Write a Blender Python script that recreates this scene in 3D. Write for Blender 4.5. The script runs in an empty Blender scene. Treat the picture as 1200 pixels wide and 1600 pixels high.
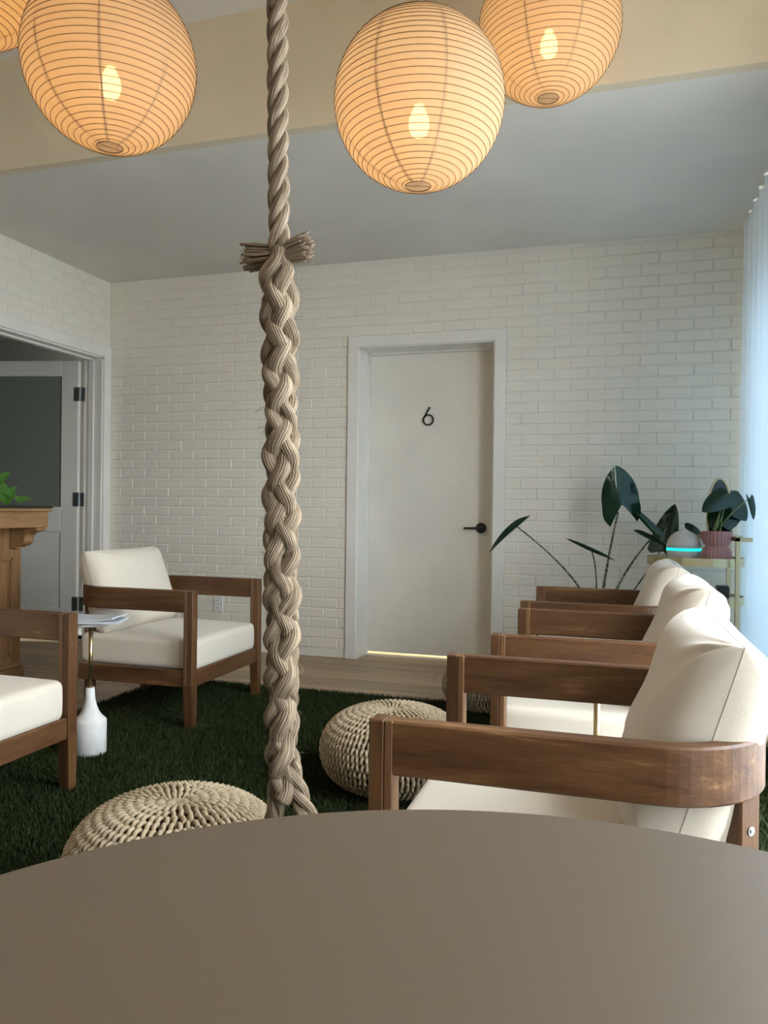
import bpy, bmesh, math, random
import numpy as np
from mathutils import Vector, Matrix

random.seed(7)
RNG = np.random.default_rng(7)
PI = math.pi
SC = bpy.context.scene
COL = SC.collection

# ------------------------------------------------------------------ camera
F_PX, YAW, PITCH, ROLL, CAM_H = 1213.06, 0.2961, -0.0041, 0.012, 0.9889
def _axes():
    cy, sy, cp, sp = math.cos(YAW), math.sin(YAW), math.cos(PITCH), math.sin(PITCH)
    fwd = Vector((-sy * cp, cy * cp, sp)); r = Vector((cy, sy, 0)); u = r.cross(fwd)
    R = math.cos(ROLL) * r + math.sin(ROLL) * u
    U = -math.sin(ROLL) * r + math.cos(ROLL) * u
    return R, U, fwd
CR, CU, CF = _axes()
CPOS = Vector((0, 0, CAM_H))
cam_d = bpy.data.cameras.new('camera'); cam_o = bpy.data.objects.new('camera', cam_d); COL.objects.link(cam_o)
cam_d.sensor_fit = 'VERTICAL'; cam_d.sensor_height = 36; cam_d.lens = F_PX * 36 / 1600
cam_d.clip_start = 0.02
M = Matrix((CR, CU, -CF)).transposed().to_4x4(); M.translation = CPOS
cam_o.matrix_world = M
SC.camera = cam_o

# ------------------------------------------------------------------ light, exposure
SC.view_settings.view_transform = 'Standard'; SC.view_settings.look = 'None'
SC.view_settings.gamma = 1; SC.view_settings.use_curve_mapping = False
SC.view_settings.exposure = 0.2
SKY = (0.90, 0.95, 1.0); SKY_STRENGTH = 17.0
BULB_STRENGTH = 31.0
world = bpy.data.worlds.new('sky'); SC.world = world; world.use_nodes = True
bg = world.node_tree.nodes['Background']; bg.inputs[0].default_value = (*SKY, 1); bg.inputs[1].default_value = SKY_STRENGTH
cy = SC.cycles
cy.use_denoising = True; cy.max_bounces = 12; cy.diffuse_bounces = 7; cy.transmission_bounces = 8; cy.transparent_max_bounces = 16
cy.sample_clamp_indirect = 8

# ------------------------------------------------------------------ pixel -> place helpers
def ray(px, py): return CF + (px - 600) / F_PX * CR - (py - 800) / F_PX * CU
def on_y(px, py, Y): d = ray(px, py); return CPOS + d * (Y / d.y)
def on_z(px, py, Z): d = ray(px, py); return CPOS + d * ((Z - CAM_H) / d.z)
def at_depth(px, py, t): return CPOS + ray(px, py) * t
def project(p):
    d = Vector(p) - CPOS; z = d.dot(CF)
    return 600 + F_PX * d.dot(CR) / z, 800 - F_PX * d.dot(CU) / z, z

# room dimensions, metres
D = 4.83; XL = -3.575; XR = 0.98; YF = -3.2; H1 = 2.61; H2 = 3.151; YS = 3.065
TURF = 0.006

# ------------------------------------------------------------------ materials
def new_mat(name):
    m = bpy.data.materials.new(name); m.use_nodes = True
    nt = m.node_tree; nt.nodes.clear()
    out = nt.nodes.new('ShaderNodeOutputMaterial')
    return m, nt, out
def nd(nt, t, **kw):
    n = nt.nodes.new(t)
    for k, v in kw.items():
        if k in n.inputs.keys(): n.inputs[k].default_value = v
        else: setattr(n, k, v)
    return n
def coords(nt, scale=(1, 1, 1), rnd=True):
    tc = nd(nt, 'ShaderNodeTexCoord'); mp = nd(nt, 'ShaderNodeMapping'); mp.inputs['Scale'].default_value = scale
    nt.links.new(tc.outputs['Object'], mp.inputs['Vector'])
    if rnd:
        oi = nd(nt, 'ShaderNodeObjectInfo'); mu = nd(nt, 'ShaderNodeMath', operation='MULTIPLY'); mu.inputs[1].default_value = 23.0
        nt.links.new(oi.outputs['Random'], mu.inputs[0]); nt.links.new(mu.outputs[0], mp.inputs['Location'])
    return mp.outputs['Vector']
def ramp(nt, stops):
    r = nd(nt, 'ShaderNodeValToRGB'); e = r.color_ramp.elements
    while len(e) < len(stops): e.new(0.5)
    for k, (p, c) in enumerate(stops): e[k].position = p; e[k].color = (*c, 1)
    return r
def principled(nt, out, rough=0.6, metal=0.0, spec=0.5):
    b = nd(nt, 'ShaderNodeBsdfPrincipled'); b.inputs['Roughness'].default_value = rough; b.inputs['Metallic'].default_value = metal
    b.inputs['Specular IOR Level'].default_value = spec
    nt.links.new(b.outputs[0], out.inputs['Surface']); return b
def simple(name, c1, c2=None, rough=0.6, metal=0.0, scale=8, bump=0.0, bscale=60, spec=0.5, stretch=(1, 1, 1), sheen=0):
    m, nt, out = new_mat(name); b = principled(nt, out, rough, metal, spec)
    v = coords(nt, stretch)
    n = nd(nt, 'ShaderNodeTexNoise', Scale=scale, Detail=4.0); nt.links.new(v, n.inputs['Vector'])
    c2 = c2 or tuple(x * 0.93 for x in c1)
    r = ramp(nt, [(0.35, c1), (0.65, c2)]); nt.links.new(n.outputs['Fac'], r.inputs[0]); nt.links.new(r.outputs[0], b.inputs['Base Color'])
    if bump:
        n2 = nd(nt, 'ShaderNodeTexNoise', Scale=bscale, Detail=3.0); nt.links.new(v, n2.inputs['Vector'])
        bp = nd(nt, 'ShaderNodeBump', Strength=bump, Distance=0.004); nt.links.new(n2.outputs['Fac'], bp.inputs['Height']); nt.links.new(bp.outputs[0], b.inputs['Normal'])
    if sheen: b.inputs['Sheen Weight'].default_value = sheen
    return m
def wood(name, stops, axis='x', rough=0.45, scale=6.0, spec=0.4, randbright=0.0):
    m, nt, out = new_mat(name); b = principled(nt, out, rough, 0, spec)
    st = {'x': (0.9, 9, 9), 'y': (9, 0.9, 9), 'z': (9, 9, 0.9)}[axis]
    v = coords(nt, st)
    n = nd(nt, 'ShaderNodeTexNoise', Scale=scale * 0.35, Detail=6.0, Distortion=1.2); nt.links.new(v, n.inputs['Vector'])
    f = nd(nt, 'ShaderNodeTexNoise', Scale=scale * 4, Detail=3.0); nt.links.new(v, f.inputs['Vector'])
    mx = nd(nt, 'ShaderNodeMix', data_type='FLOAT'); mx.inputs[0].default_value = 0.28
    nt.links.new(n.outputs['Fac'], mx.inputs[2]); nt.links.new(f.outputs['Fac'], mx.inputs[3])
    r = ramp(nt, stops); nt.links.new(mx.outputs[0], r.inputs[0])
    col = r.outputs[0]
    if randbright:
        oi = nd(nt, 'ShaderNodeObjectInfo'); mr = nd(nt, 'ShaderNodeMapRange'); mr.inputs[3].default_value = 1 - randbright; mr.inputs[4].default_value = 1 + randbright
        nt.links.new(oi.outputs['Random'], mr.inputs[0])
        hs = nd(nt, 'ShaderNodeHueSaturation'); nt.links.new(mr.outputs[0], hs.inputs['Value']); nt.links.new(col, hs.inputs['Color']); col = hs.outputs[0]
    nt.links.new(col, b.inputs['Base Color'])
    bp = nd(nt, 'ShaderNodeBump', Strength=0.15, Distance=0.002); nt.links.new(f.outputs['Fac'], bp.inputs['Height']); nt.links.new(bp.outputs[0], b.inputs['Normal'])
    return m
def emit(name, c, s):
    m, nt, out = new_mat(name); e = nd(nt, 'ShaderNodeEmission', Strength=s); e.inputs[0].default_value = (*c, 1)
    nt.links.new(e.outputs[0], out.inputs['Surface']); return m
def mix_shader(name, parts, noise=None):
    """parts: list of (weight, 'Diffuse'|'Translucent'|'Transparent'|'Glossy', colour)"""
    m, nt, out = new_mat(name); acc = None; tot = 0
    for w, kind, c in parts:
        s = nd(nt, 'ShaderNodeBsdf' + kind); s.inputs['Color'].default_value = (*c, 1)
        if kind == 'Glossy': s.inputs['Roughness'].default_value = 0.03
        if acc is None: acc, tot = s.outputs[0], w
        else:
            mx = nd(nt, 'ShaderNodeMixShader'); mx.inputs[0].default_value = w / (tot + w)
            nt.links.new(acc, mx.inputs[1]); nt.links.new(s.outputs[0], mx.inputs[2]); acc = mx.outputs[0]; tot += w
    nt.links.new(acc, out.inputs['Surface']); return m

TEAK = [(0.28, (0.042, 0.015, 0.005)), (0.46, (0.088, 0.037, 0.013)), (0.60, (0.130, 0.060, 0.022)), (0.72, (0.26, 0.14, 0.06))]
TEAKL = [(0.3, (0.10, 0.046, 0.018)), (0.6, (0.17, 0.085, 0.035)), (0.8, (0.24, 0.13, 0.055))]
OAK = [(0.3, (0.17, 0.085, 0.032)), (0.55, (0.30, 0.165, 0.07)), (0.8, (0.40, 0.24, 0.11))]
PLANK = [(0.3, (0.25, 0.16, 0.085)), (0.55, (0.36, 0.25, 0.145)), (0.8, (0.46, 0.34, 0.21))]
MT = dict(
    paint=simple('white_brick_paint', (0.83, 0.788, 0.692), (0.81, 0.768, 0.674), 0.55, bump=0.25, bscale=45),
    wallp=simple('white_wall_paint', (0.83, 0.80, 0.725), rough=0.7, scale=3),
    ceil=simple('ceiling_paint', (0.80, 0.775, 0.72), rough=0.8, scale=2),
    cream=simple('bulkhead_lantern_warmth', (0.76, 0.67, 0.50), rough=0.8, scale=2),  # cream tint holds lantern warmth that the bulbs alone don't give
    trim=simple('trim_paint', (0.84, 0.82, 0.76), rough=0.4, scale=3),
    doorp=simple('door_paint', (0.82, 0.785, 0.70), rough=0.45, scale=3, bump=0.04, bscale=120),
    greyp=simple('grey_door_paint', (0.68, 0.66, 0.60), rough=0.5, scale=3),
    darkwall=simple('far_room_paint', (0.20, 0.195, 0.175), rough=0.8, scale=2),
    pane=mix_shader('door_glass', [(0.62, 'Diffuse', (0.21, 0.22, 0.19)), (0.26, 'Transparent', (0.7, 0.75, 0.72)), (0.08, 'Glossy', (1, 1, 1))]),
    glass=mix_shader('window_glass', [(0.94, 'Transparent', (0.97, 0.99, 1.0)), (0.06, 'Glossy', (1, 1, 1))]),
    teak_x=wood('teak_x', TEAK, 'x', randbright=0.12), teak_y=wood('teak_y', TEAK, 'y', randbright=0.12), teak_z=wood('teak_z', TEAK, 'z', randbright=0.12),
    teakl_z=wood('teak_light_z', TEAKL, 'z'),
    oak_y=wood('oak_y', OAK, 'y', 0.5), oak_z=wood('oak_z', OAK, 'z', 0.5),
    plank=wood('oak_floor', PLANK, 'x', 0.38, 5, 0.4, randbright=0.16),
    gap=simple('floor_gap', (0.10, 0.065, 0.035), rough=0.9),
    canvas=simple('cream_canvas', (0.68, 0.615, 0.515), (0.655, 0.59, 0.49), 0.85, scale=5, bump=0.12, bscale=300, sheen=0.2, spec=0.2),
    seam=simple('seam_thread', (0.40, 0.33, 0.25), rough=0.9),
    backing=simple('turf_backing', (0.008, 0.016, 0.004), rough=0.95, spec=0.05),
    yarn=simple('beige_cotton_yarn', (0.47, 0.38, 0.255), (0.38, 0.30, 0.195), 0.9, scale=30, bump=0.3, bscale=400, spec=0.2),
    core=simple('pouf_core', (0.12, 0.085, 0.05), rough=0.95),  # coloured dark so the gaps between stitches look shaded
    concrete=simple('white_concrete', (0.78, 0.77, 0.74), (0.70, 0.69, 0.66), 0.7, scale=40, bump=0.15, bscale=90),
    brass=simple('brass', (0.55, 0.43, 0.22), (0.48, 0.37, 0.19), 0.32, 1.0, 12),
    gold=simple('pale_gold', (0.62, 0.53, 0.33), (0.56, 0.47, 0.28), 0.35, 1.0, 10),
    black=simple('black_metal', (0.012, 0.012, 0.012), rough=0.4),
    blackbox=simple('black_plastic', (0.01, 0.01, 0.012), rough=0.35),
    steel=simple('brushed_steel', (0.42, 0.45, 0.47), rough=0.35, metal=1.0),
    tabletop=simple('taupe_laminate', (0.104, 0.076, 0.049), (0.100, 0.073, 0.047), 0.5, scale=3, bump=0.03, bscale=500, spec=0.45),
    paper_white=simple('white_paper', (0.78, 0.79, 0.80), rough=0.6),
    paper_pale=simple('pale_grey_paper', (0.50, 0.53, 0.55), rough=0.6),
    paper_grey=simple('grey_printed_paper', (0.42, 0.45, 0.48), (0.62, 0.64, 0.66), 0.5, scale=18),
    leaf=mix_shader('leaf', [(0.62, 'Diffuse', (0.012, 0.040, 0.020)), (0.30, 'Translucent', (0.02, 0.09, 0.03)), (0.05, 'Glossy', (0.8, 0.9, 0.9))]),
    leafb=mix_shader('pothos_leaf', [(0.6, 'Diffuse', (0.07, 0.20, 0.025)), (0.3, 'Translucent', (0.12, 0.30, 0.04)), (0.04, 'Glossy', (1, 1, 1))]),
    vein=simple('leaf_rib', (0.06, 0.13, 0.045), rough=0.5),
    vine=simple('pale_vine', (0.22, 0.30, 0.09), rough=0.5),
    soil=simple('soil', (0.03, 0.02, 0.013), rough=1),
    terracotta=simple('planter_grey', (0.30, 0.29, 0.27), rough=0.7),
    pink=simple('pink_glaze', (0.42, 0.20, 0.19), (0.38, 0.18, 0.17), 0.45, scale=8),
    diffuser=simple('diffuser_shell', (0.62, 0.585, 0.54), rough=0.55, scale=4),
    mirror=simple('mirror_glass', (0.07, 0.085, 0.08), rough=0.03, metal=1.0),  # dark reflection put into the glass colour itself
    wire=simple('rib_wire', (0.16, 0.09, 0.035), rough=0.6),
    cord=simple('white_cord', (0.75, 0.73, 0.68), rough=0.5),
    plastic=simple('white_plastic', (0.80, 0.79, 0.76), rough=0.35),
    paper=mix_shader('lantern_paper', [(0.60, 'Translucent', (0.84, 0.70, 0.51)), (0.35, 'Diffuse', (0.60, 0.49, 0.35)), (0.05, 'Transparent', (1, 1, 1))]),
    paperseam=mix_shader('lantern_paper_overlap', [(0.5, 'Translucent', (0.62, 0.52, 0.42)), (0.5, 'Diffuse', (0.55, 0.48, 0.42))]),
    bulb=emit('bulb_glow', (1.0, 0.56, 0.21), BULB_STRENGTH),
    cyan=emit('cyan_ring', (0.02, 0.85, 0.75), 1.1),
    warm=emit('far_lamp_glow', (1.0, 0.74, 0.42), 380),
    curtain=mix_shader('sheer_curtain', [(0.095, 'Translucent', (0.50, 0.77, 1.0)), (0.901, 'Diffuse', (0.80, 0.80, 0.79)), (0.004, 'Transparent', (1, 1, 1))]),  # blue of the sky behind is tinted into the translucent part
    ground=simple('pavement', (0.30, 0.30, 0.29), rough=0.9),
)
def stem_material():
    m, nt, out = new_mat('banded_stem'); b = principled(nt, out, 0.5)
    v = coords(nt); w = nd(nt, 'ShaderNodeTexNoise', Scale=75.0, Detail=2.0); nt.links.new(v, w.inputs['Vector'])
    r = ramp(nt, [(0.47, (0.015, 0.022, 0.012)), (0.54, (0.22, 0.24, 0.15))]); nt.links.new(w.outputs['Fac'], r.inputs[0]); nt.links.new(r.outputs[0], b.inputs['Base Color'])
    return m
MT['stem'] = stem_material()
def grass_material():
    m, nt, out = new_mat('grass_blade'); b = principled(nt, out, 0.6, 0, 0.2)
    gi = nd(nt, 'ShaderNodeNewGeometry'); r = ramp(nt, [(0.0, (0.007, 0.012, 0.002)), (0.6, (0.020, 0.032, 0.006)), (0.93, (0.052, 0.066, 0.018)), (1.0, (0.10, 0.10, 0.036))])
    nt.links.new(gi.outputs['Random Per Island'], r.inputs[0]); nt.links.new(r.outputs[0], b.inputs['Base Color']); return m
MT['blade'] = grass_material()
def rope_material():
    m, nt, out = new_mat('manila_fibre'); b = principled(nt, out, 0.75, 0, 0.3)
    at = nd(nt, 'ShaderNodeAttribute'); at.attribute_name = 'yarn'; mp = nd(nt, 'ShaderNodeMapping'); mp.inputs['Scale'].default_value = (0.8, 9.0, 1.0)
    nt.links.new(at.outputs['Vector'], mp.inputs['Vector']); v = mp.outputs['Vector']
    n = nd(nt, 'ShaderNodeTexNoise', Scale=3.6, Detail=4.0); nt.links.new(v, n.inputs['Vector'])
    n2 = nd(nt, 'ShaderNodeTexNoise', Scale=0.8, Detail=3.0); nt.links.new(v, n2.inputs['Vector'])
    mx = nd(nt, 'ShaderNodeMix', data_type='FLOAT'); mx.inputs[0].default_value = 0.45
    nt.links.new(n.outputs['Fac'], mx.inputs[2]); nt.links.new(n2.outputs['Fac'], mx.inputs[3])
    r = ramp(nt, [(0.34, (0.085, 0.056, 0.032)), (0.5, (0.225, 0.165, 0.108)), (0.66, (0.43, 0.34, 0.235))])
    nt.links.new(mx.outputs[0], r.inputs[0]); nt.links.new(r.outputs[0], b.inputs['Base Color'])
    bp = nd(nt, 'ShaderNodeBump', Strength=0.5, Distance=0.002); nt.links.new(n.outputs['Fac'], bp.inputs['Height']); nt.links.new(bp.outputs[0], b.inputs['Normal'])
    return m
MT['rope'] = rope_material()

# ------------------------------------------------------------------ mesh helpers
class MB:
    def __init__(self): self.v = []; self.f = []; self.uv = None
    def add(self, v, f):
        k = len(self.v); self.v.extend([tuple(map(float, p)) for p in v]); self.f.extend([tuple(i + k for i in q) for q in f]); return self
    def box(self, x0, x1, y0, y1, z0, z1, b=0.0, mtx=None):
        cx, cy_, cz = (x0 + x1) / 2, (y0 + y1) / 2, (z0 + z1) / 2
        hx, hy, hz = abs(x1 - x0) / 2, abs(y1 - y0) / 2, abs(z1 - z0) / 2
        b = min(b, hx * .49, hy * .49, hz * .49)
        v = []; f = []
        if b <= 0:
            v = [(sx * hx, sy * hy, sz * hz) for sx in (-1, 1) for sy in (-1, 1) for sz in (-1, 1)]
            f = [(0, 1, 3, 2), (4, 6, 7, 5), (0, 4, 5, 1), (2, 3, 7, 6), (0, 2, 6, 4), (1, 5, 7, 3)]
        else:
            ix = {}
            for sx in (-1, 1):
                for sy in (-1, 1):
                    for sz in (-1, 1):
                        ix[sx, sy, sz] = len(v)
                        v += [(sx * hx, sy * (hy - b), sz * (hz - b)), (sx * (hx - b), sy * hy, sz * (hz - b)), (sx * (hx - b), sy * (hy - b), sz * hz)]
                        f.append((len(v) - 3, len(v) - 2, len(v) - 1))
            for a in range(3):
                o1, o2 = [q for q in range(3) if q != a]
                for s in (-1, 1):
                    q = []
                    for s1, s2 in ((-1, -1), (1, -1), (1, 1), (-1, 1)):
                        k = [0, 0, 0]; k[a] = s; k[o1] = s1; k[o2] = s2; q.append(ix[tuple(k)] + a)
                    f.append(tuple(q))
                for s1 in (-1, 1):
                    for s2 in (-1, 1):
                        k0 = [0, 0, 0]; k0[a] = -1; k0[o1] = s1; k0[o2] = s2; k1 = list(k0); k1[a] = 1
                        p, r_ = ix[tuple(k0)], ix[tuple(k1)]
                        f.append((p + o1, r_ + o1, r_ + o2, p + o2))
        pts = [Vector((p[0] + cx, p[1] + cy_, p[2] + cz)) for p in v]
        if mtx is not None: pts = [mtx @ p for p in pts]
        return self.add(pts, f)
    def lathe(self, prof, seg=32, cap=True, cx=0, cy=0, fr=None):
        v = []; f = []
        for k, (r, z) in enumerate(prof):
            for j in range(seg):
                a = 2 * PI * j / seg; rr = r * (fr(a, k) if fr else 1)
                v.append((cx + rr * math.cos(a), cy + rr * math.sin(a), z))
        for k in range(len(prof) - 1):
            for j in range(seg):
                j2 = (j + 1) % seg; f.append((k * seg + j, k * seg + j2, (k + 1) * seg + j2, (k + 1) * seg + j))
        if cap:
            f.append(tuple(range(seg))[::-1]); n = (len(prof) - 1) * seg; f.append(tuple(n + j for j in range(seg)))
        return self.add(v, f)
    def tube(self, pts, r, seg=8, closed=False, cap=True):
        P = np.array([tuple(p) for p in pts], float); n = len(P)
        R = np.full(n, r) if np.isscalar(r) else np.array(r, float)
        if closed: T = np.roll(P, -1, 0) - np.roll(P, 1, 0)
        else: T = np.gradient(P, axis=0)
        T /= np.linalg.norm(T, axis=1)[:, None] + 1e-12
        a = np.array([0, 0, 1.]) if abs(T[0][2]) < .9 else np.array([1., 0, 0])
        u = np.cross(T[0], a); u /= np.linalg.norm(u); v = []; f = []
        for k in range(n):
            u = u - T[k] * u.dot(T[k]); u /= np.linalg.norm(u) + 1e-12; w = np.cross(T[k], u)
            for j in range(seg):
                t = 2 * PI * j / seg; v.append(P[k] + R[k] * (math.cos(t) * u + math.sin(t) * w))
        for k in range(n if closed else n - 1):
            k2 = (k + 1) % n
            for j in range(seg):
                j2 = (j + 1) % seg; f.append((k * seg + j, k * seg + j2, k2 * seg + j2, k2 * seg + j))
        if cap and not closed:
            f.append(tuple(range(seg))[::-1]); f.append(tuple((n - 1) * seg + j for j in range(seg)))
        return self.add(v, f)
    def prism(self, poly, axis, a0, a1):
        """poly: 2D outline in the other two axes (cyclic order), extruded along axis"""
        n = len(poly); v = []
        for a in (a0, a1):
            for p, q in poly:
                c = [p, q]; c.insert(axis, a); v.append(tuple(c))
        f = [tuple(range(n)), tuple(range(n, 2 * n))[::-1]] + [(k, (k + 1) % n, n + (k + 1) % n, n + k) for k in range(n)]
        return self.add(v, f)
    def grid(self, P):
        P = np.asarray(P, float); a, b = P.shape[:2]
        f = [(i * b + j, i * b + j + 1, (i + 1) * b + j + 1, (i + 1) * b + j) for i in range(a - 1) for j in range(b - 1)]
        return self.add(P.reshape(-1, 3), f)
    def mesh(self, name, mat, smooth=False, weld=False):
        me = bpy.data.meshes.new(name); me.from_pydata(self.v, [], self.f)
        bm = bmesh.new(); bm.from_mesh(me)
        if weld: bmesh.ops.remove_doubles(bm, verts=bm.verts, dist=1e-5)
        bmesh.ops.recalc_face_normals(bm, faces=bm.faces); bm.to_mesh(me); bm.free()
        me.materials.append(MT[mat] if isinstance(mat, str) else mat)
        if self.uv is not None:
            at = me.attributes.new('yarn', 'FLOAT2', 'POINT'); at.data.foreach_set('vector', np.asarray(self.uv, np.float32).ravel())
        if smooth: me.shade_smooth()
        return me
    def build(self, name, mat, parent=None, smooth=False, weld=False, **props):
        return link(name, self.mesh(name, mat, smooth, weld), parent, **props)
def link(name, data, parent=None, **props):
    o = bpy.data.objects.new(name, data); COL.objects.link(o)
    if parent is not None: o.parent = parent
    for k, v in props.items(): o[k] = v
    return o
def thing(name, label, cat, loc=(0, 0, 0), rz=0, group=None):
    o = bpy.data.objects.new(name, None); COL.objects.link(o); o.location = loc; o.rotation_euler = (0, 0, rz)
    o.empty_display_size = 0.1; tag(o, label, cat, group); return o
def tag(o, label, cat, group=None):
    o['label'] = label; o['category'] = cat
    if group: o['group'] = group
    return o
def struct(name): 
    o = bpy.data.objects.new(name, None); COL.objects.link(o); o['kind'] = 'structure'; return o
def copy_tree(o, parent=None):
    c = o.copy(); COL.objects.link(c); c.parent = parent
    for ch in list(o.children): copy_tree(ch, c)
    return c
def S(o): o['kind'] = 'structure'; return o

# ================================================================== SETTING
# ---- floor: planks over a dark base
floor = S(MB().box(XL - 2.6, XR + .1, YF - .1, D + 1.8, -0.12, -0.012).build('floor', 'gap'))
PW = 0.187
row = 0
y = 4.79 + PW * 5
plank_mesh = {}
plk = []
while y > YF:
    x = -6.1 - random.random() * 1.2
    while x < XR:
        L = random.choice((1.2, 1.5, 1.8, 2.1)); x1 = x + L
        a, b_ = max(x, XL - 2.6), min(x1, XR + .1)
        inroom = y - PW < D + 1.7
        if b_ - a > 0.05 and inroom and (y < D + .3 or (-2.2 < a < 0)) and (a > XL - 2.6):
            plk.append((a, b_, y))
        x = x1
    y -= PW
plk.sort(key=lambda q: -q[2])
for a, b_, yy in plk[:300]:
    key = round(b_ - a, 3)
    if key not in plank_mesh:
        plank_mesh[key] = MB().box(-key / 2 + .0012, key / 2 - .0012, -PW / 2 + .0012, PW / 2 - .0012, -.012, 0, .0015).mesh('plank', 'plank')
    o = link('plank', plank_mesh[key], floor); o.location = ((a + b_) / 2, yy - PW / 2, 0)

# ---- back wall with door opening, brick facing
DX0, DX1, DTOP, DREC = -1.6606, -0.7596, 2.05, 0.20
CORE = D + 0.0045
wb = MB()
wb.box(XL - .15, DX0, CORE, D + .24, 0, H1 + .6); wb.box(DX1, XR + .15, CORE, D + .24, 0, H1 + .6); wb.box(DX0, DX1, CORE, D + .24, DTOP, H1 + .6)
wall_back = S(wb.build('wall_back', 'wallp'))
BW, BH, J = 0.198, 0.0665, 0.0075
cas = 0.0679
def brick_mesh(L, seed):
    rr = random.Random(seed); m = MB().box(-L / 2, L / 2, -.001, .010, -(BH - J) / 2, (BH - J) / 2, .0035)
    m.v = [(x + rr.uniform(-.0012, .0012), y_ + rr.uniform(-.0008, .0008), z + rr.uniform(-.001, .001)) for x, y_, z in m.v]
    return m
full = [brick_mesh(BW - J, s).mesh('brick', 'paint') for s in range(6)]
bricks = []
nz = int(math.floor(0.522 / BH)); z = 0.522 - nz * BH; k = -nz
while z < H1 + .03:
    z0, z1 = z, z + BH
    off = -0.499 if k % 2 == 0 else -0.499 + BW / 2
    n0 = math.floor((XL - off) / BW); xx = off + n0 * BW
    while xx < XR:
        a, b_ = max(xx + J / 2, XL + .002), min(xx + BW - J / 2, XR)
        segs = [(a, b_)]
        if z1 < DTOP + cas + .02:                       # cut around door casing
            l, r_ = DX0 - cas - .002, DX1 + cas + .002; ns = []
            for s0, s1 in segs:
                if s1 <= l or s0 >= r_: ns.append((s0, s1))
                else:
                    if s0 < l: ns.append((s0, l))
                    if s1 > r_: ns.append((r_, s1))
            segs = ns
        for s0, s1 in segs:
            if s1 - s0 > .012: bricks.append((s0, s1, z0 + J / 2))
        xx += BW
    z += BH; k += 1
def in_view(x_, z_):
    px, py, dz = project((x_, D, z_)); return -10 < px < 1175 and 340 < py < 1040
def brick_rank(b):
    x_, z_ = (b[0] + b[1]) / 2, b[2] + BH / 2
    px, py, dz = project((x_, D, z_))
    hidden = (px > 800 and py > 930) or (120 < px < 410 and py > 930) or not in_view(x_, z_) or (405 < px < 470)
    return (hidden, -(b[1] - b[0]) / dz)
bricks.sort(key=brick_rank)
rest = MB(); nfull = 0
for q, (s0, s1, z0) in enumerate(bricks):
    L = s1 - s0; c = ((s0 + s1) / 2, D + random.uniform(-.0012, .0012), z0 + (BH - J) / 2)
    if z0 + BH - J > H1: continue
    if q < 300:
        me = full[q % 6] if abs(L - (BW - J)) < .002 else brick_mesh(L, q).mesh('brick', 'paint')
        o = link('brick', me, wall_back); o.location = c
    else:
        m = brick_mesh(L, q); rest.add([(p[0] + c[0], p[1] + c[1], p[2] + c[2]) for p in m.v], m.f)
rest.build('brickwork', 'paint', wall_back, kind='stuff')

# ---- left wall with the wide opening
LJ0, LJ1, LTOP = 2.9, 4.755, 2.057
LCORE = XL - .004
wl = MB()
wl.box(XL - .15, LCORE, LJ1, D + .24, 0, H1 + .6); wl.box(XL - .15, LCORE, LJ0, LJ1, LTOP, H1 + .6); wl.box(XL - .15, LCORE, YF - .15, LJ0, 0, H1 + .6)
wall_left = S(wl.build('wall_left', 'wallp'))
z = LTOP + .085; k = 0
while z + BH < H1:
    yy = D - (BW / 2 if k % 2 else 0)
    if k % 2:
        o = link('brick', MB().box(-.009, .001, -BW / 4 + J / 2, BW / 4 - J / 2, -(BH - J) / 2, (BH - J) / 2, .0045).mesh('brick', 'paint'), wall_left); o.location = (XL, D - BW / 4 - .004, z + BH / 2)
    while yy - BW > 2.3:
        o = link('brick', full[(k * 7 + int(yy * 9)) % 6], wall_left); o.rotation_euler = (0, 0, PI / 2); o.location = (XL, yy - BW / 2 - .004, z + BH / 2)
        yy -= BW
    z += BH; k += 1

# ---- right wall: a window behind the sheer curtain, unseen bare ones added for daylight; plain front wall
wins = [(3.20, 4.62, .25, 2.22), (1.20, 2.95, .12, 2.40), (.05, .70, .12, 2.40)]
wr = MB(); ys = YF - .15
for a, b_, z0, z1 in sorted(wins):
    wr.box(XR, XR + .15, ys, a, 0, H1 + .6); wr.box(XR, XR + .15, a, b_, 0, z0); wr.box(XR, XR + .15, a, b_, z1, H1 + .6); ys = b_
wr.box(XR, XR + .15, ys, D + .24, 0, H1 + .6)
S(wr.build('wall_right', 'wallp'))
S(MB().box(XL - .15, XR + .15, YF - .15, YF, 0, H1 + .6).build('wall_front', 'wallp'))
def window(name, x0, x1, y0, y1, z0, z1):
    w = struct(name); alongy = (y1 - y0) > (x1 - x0); t = .05
    def bar(nm, a0, a1, c0, c1):
        (MB().box(x0, x1, a0, a1, c0, c1, .004) if alongy else MB().box(a0, a1, y0, y1, c0, c1, .004)).build(nm, 'trim', w)
    a, b_ = (y0, y1) if alongy else (x0, x1)
    bar('window_frame', a, a + t, z0, z1); bar('window_frame', b_ - t, b_, z0, z1); bar('window_frame', a, b_, z0, z0 + t); bar('window_frame', a, b_, z1 - t, z1)
    m = (a + b_) / 2; bar('mullion', m - t / 2, m + t / 2, z0, z1)
    for p, q in ((a + t, m - t / 2), (m + t / 2, b_ - t)):
        if alongy: MB().box((x0 + x1) / 2 - .003, (x0 + x1) / 2 + .003, p, q, z0 + t, z1 - t).build('pane', 'glass', w)
        else: MB().box(p, q, (y0 + y1) / 2 - .003, (y0 + y1) / 2 + .003, z0 + t, z1 - t).build('pane', 'glass', w)
for n, (a, b_, z0, z1) in enumerate(wins): window('window_%d' % (n + 1), XR + .06, XR + .11, a, b_, z0, z1)
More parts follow.
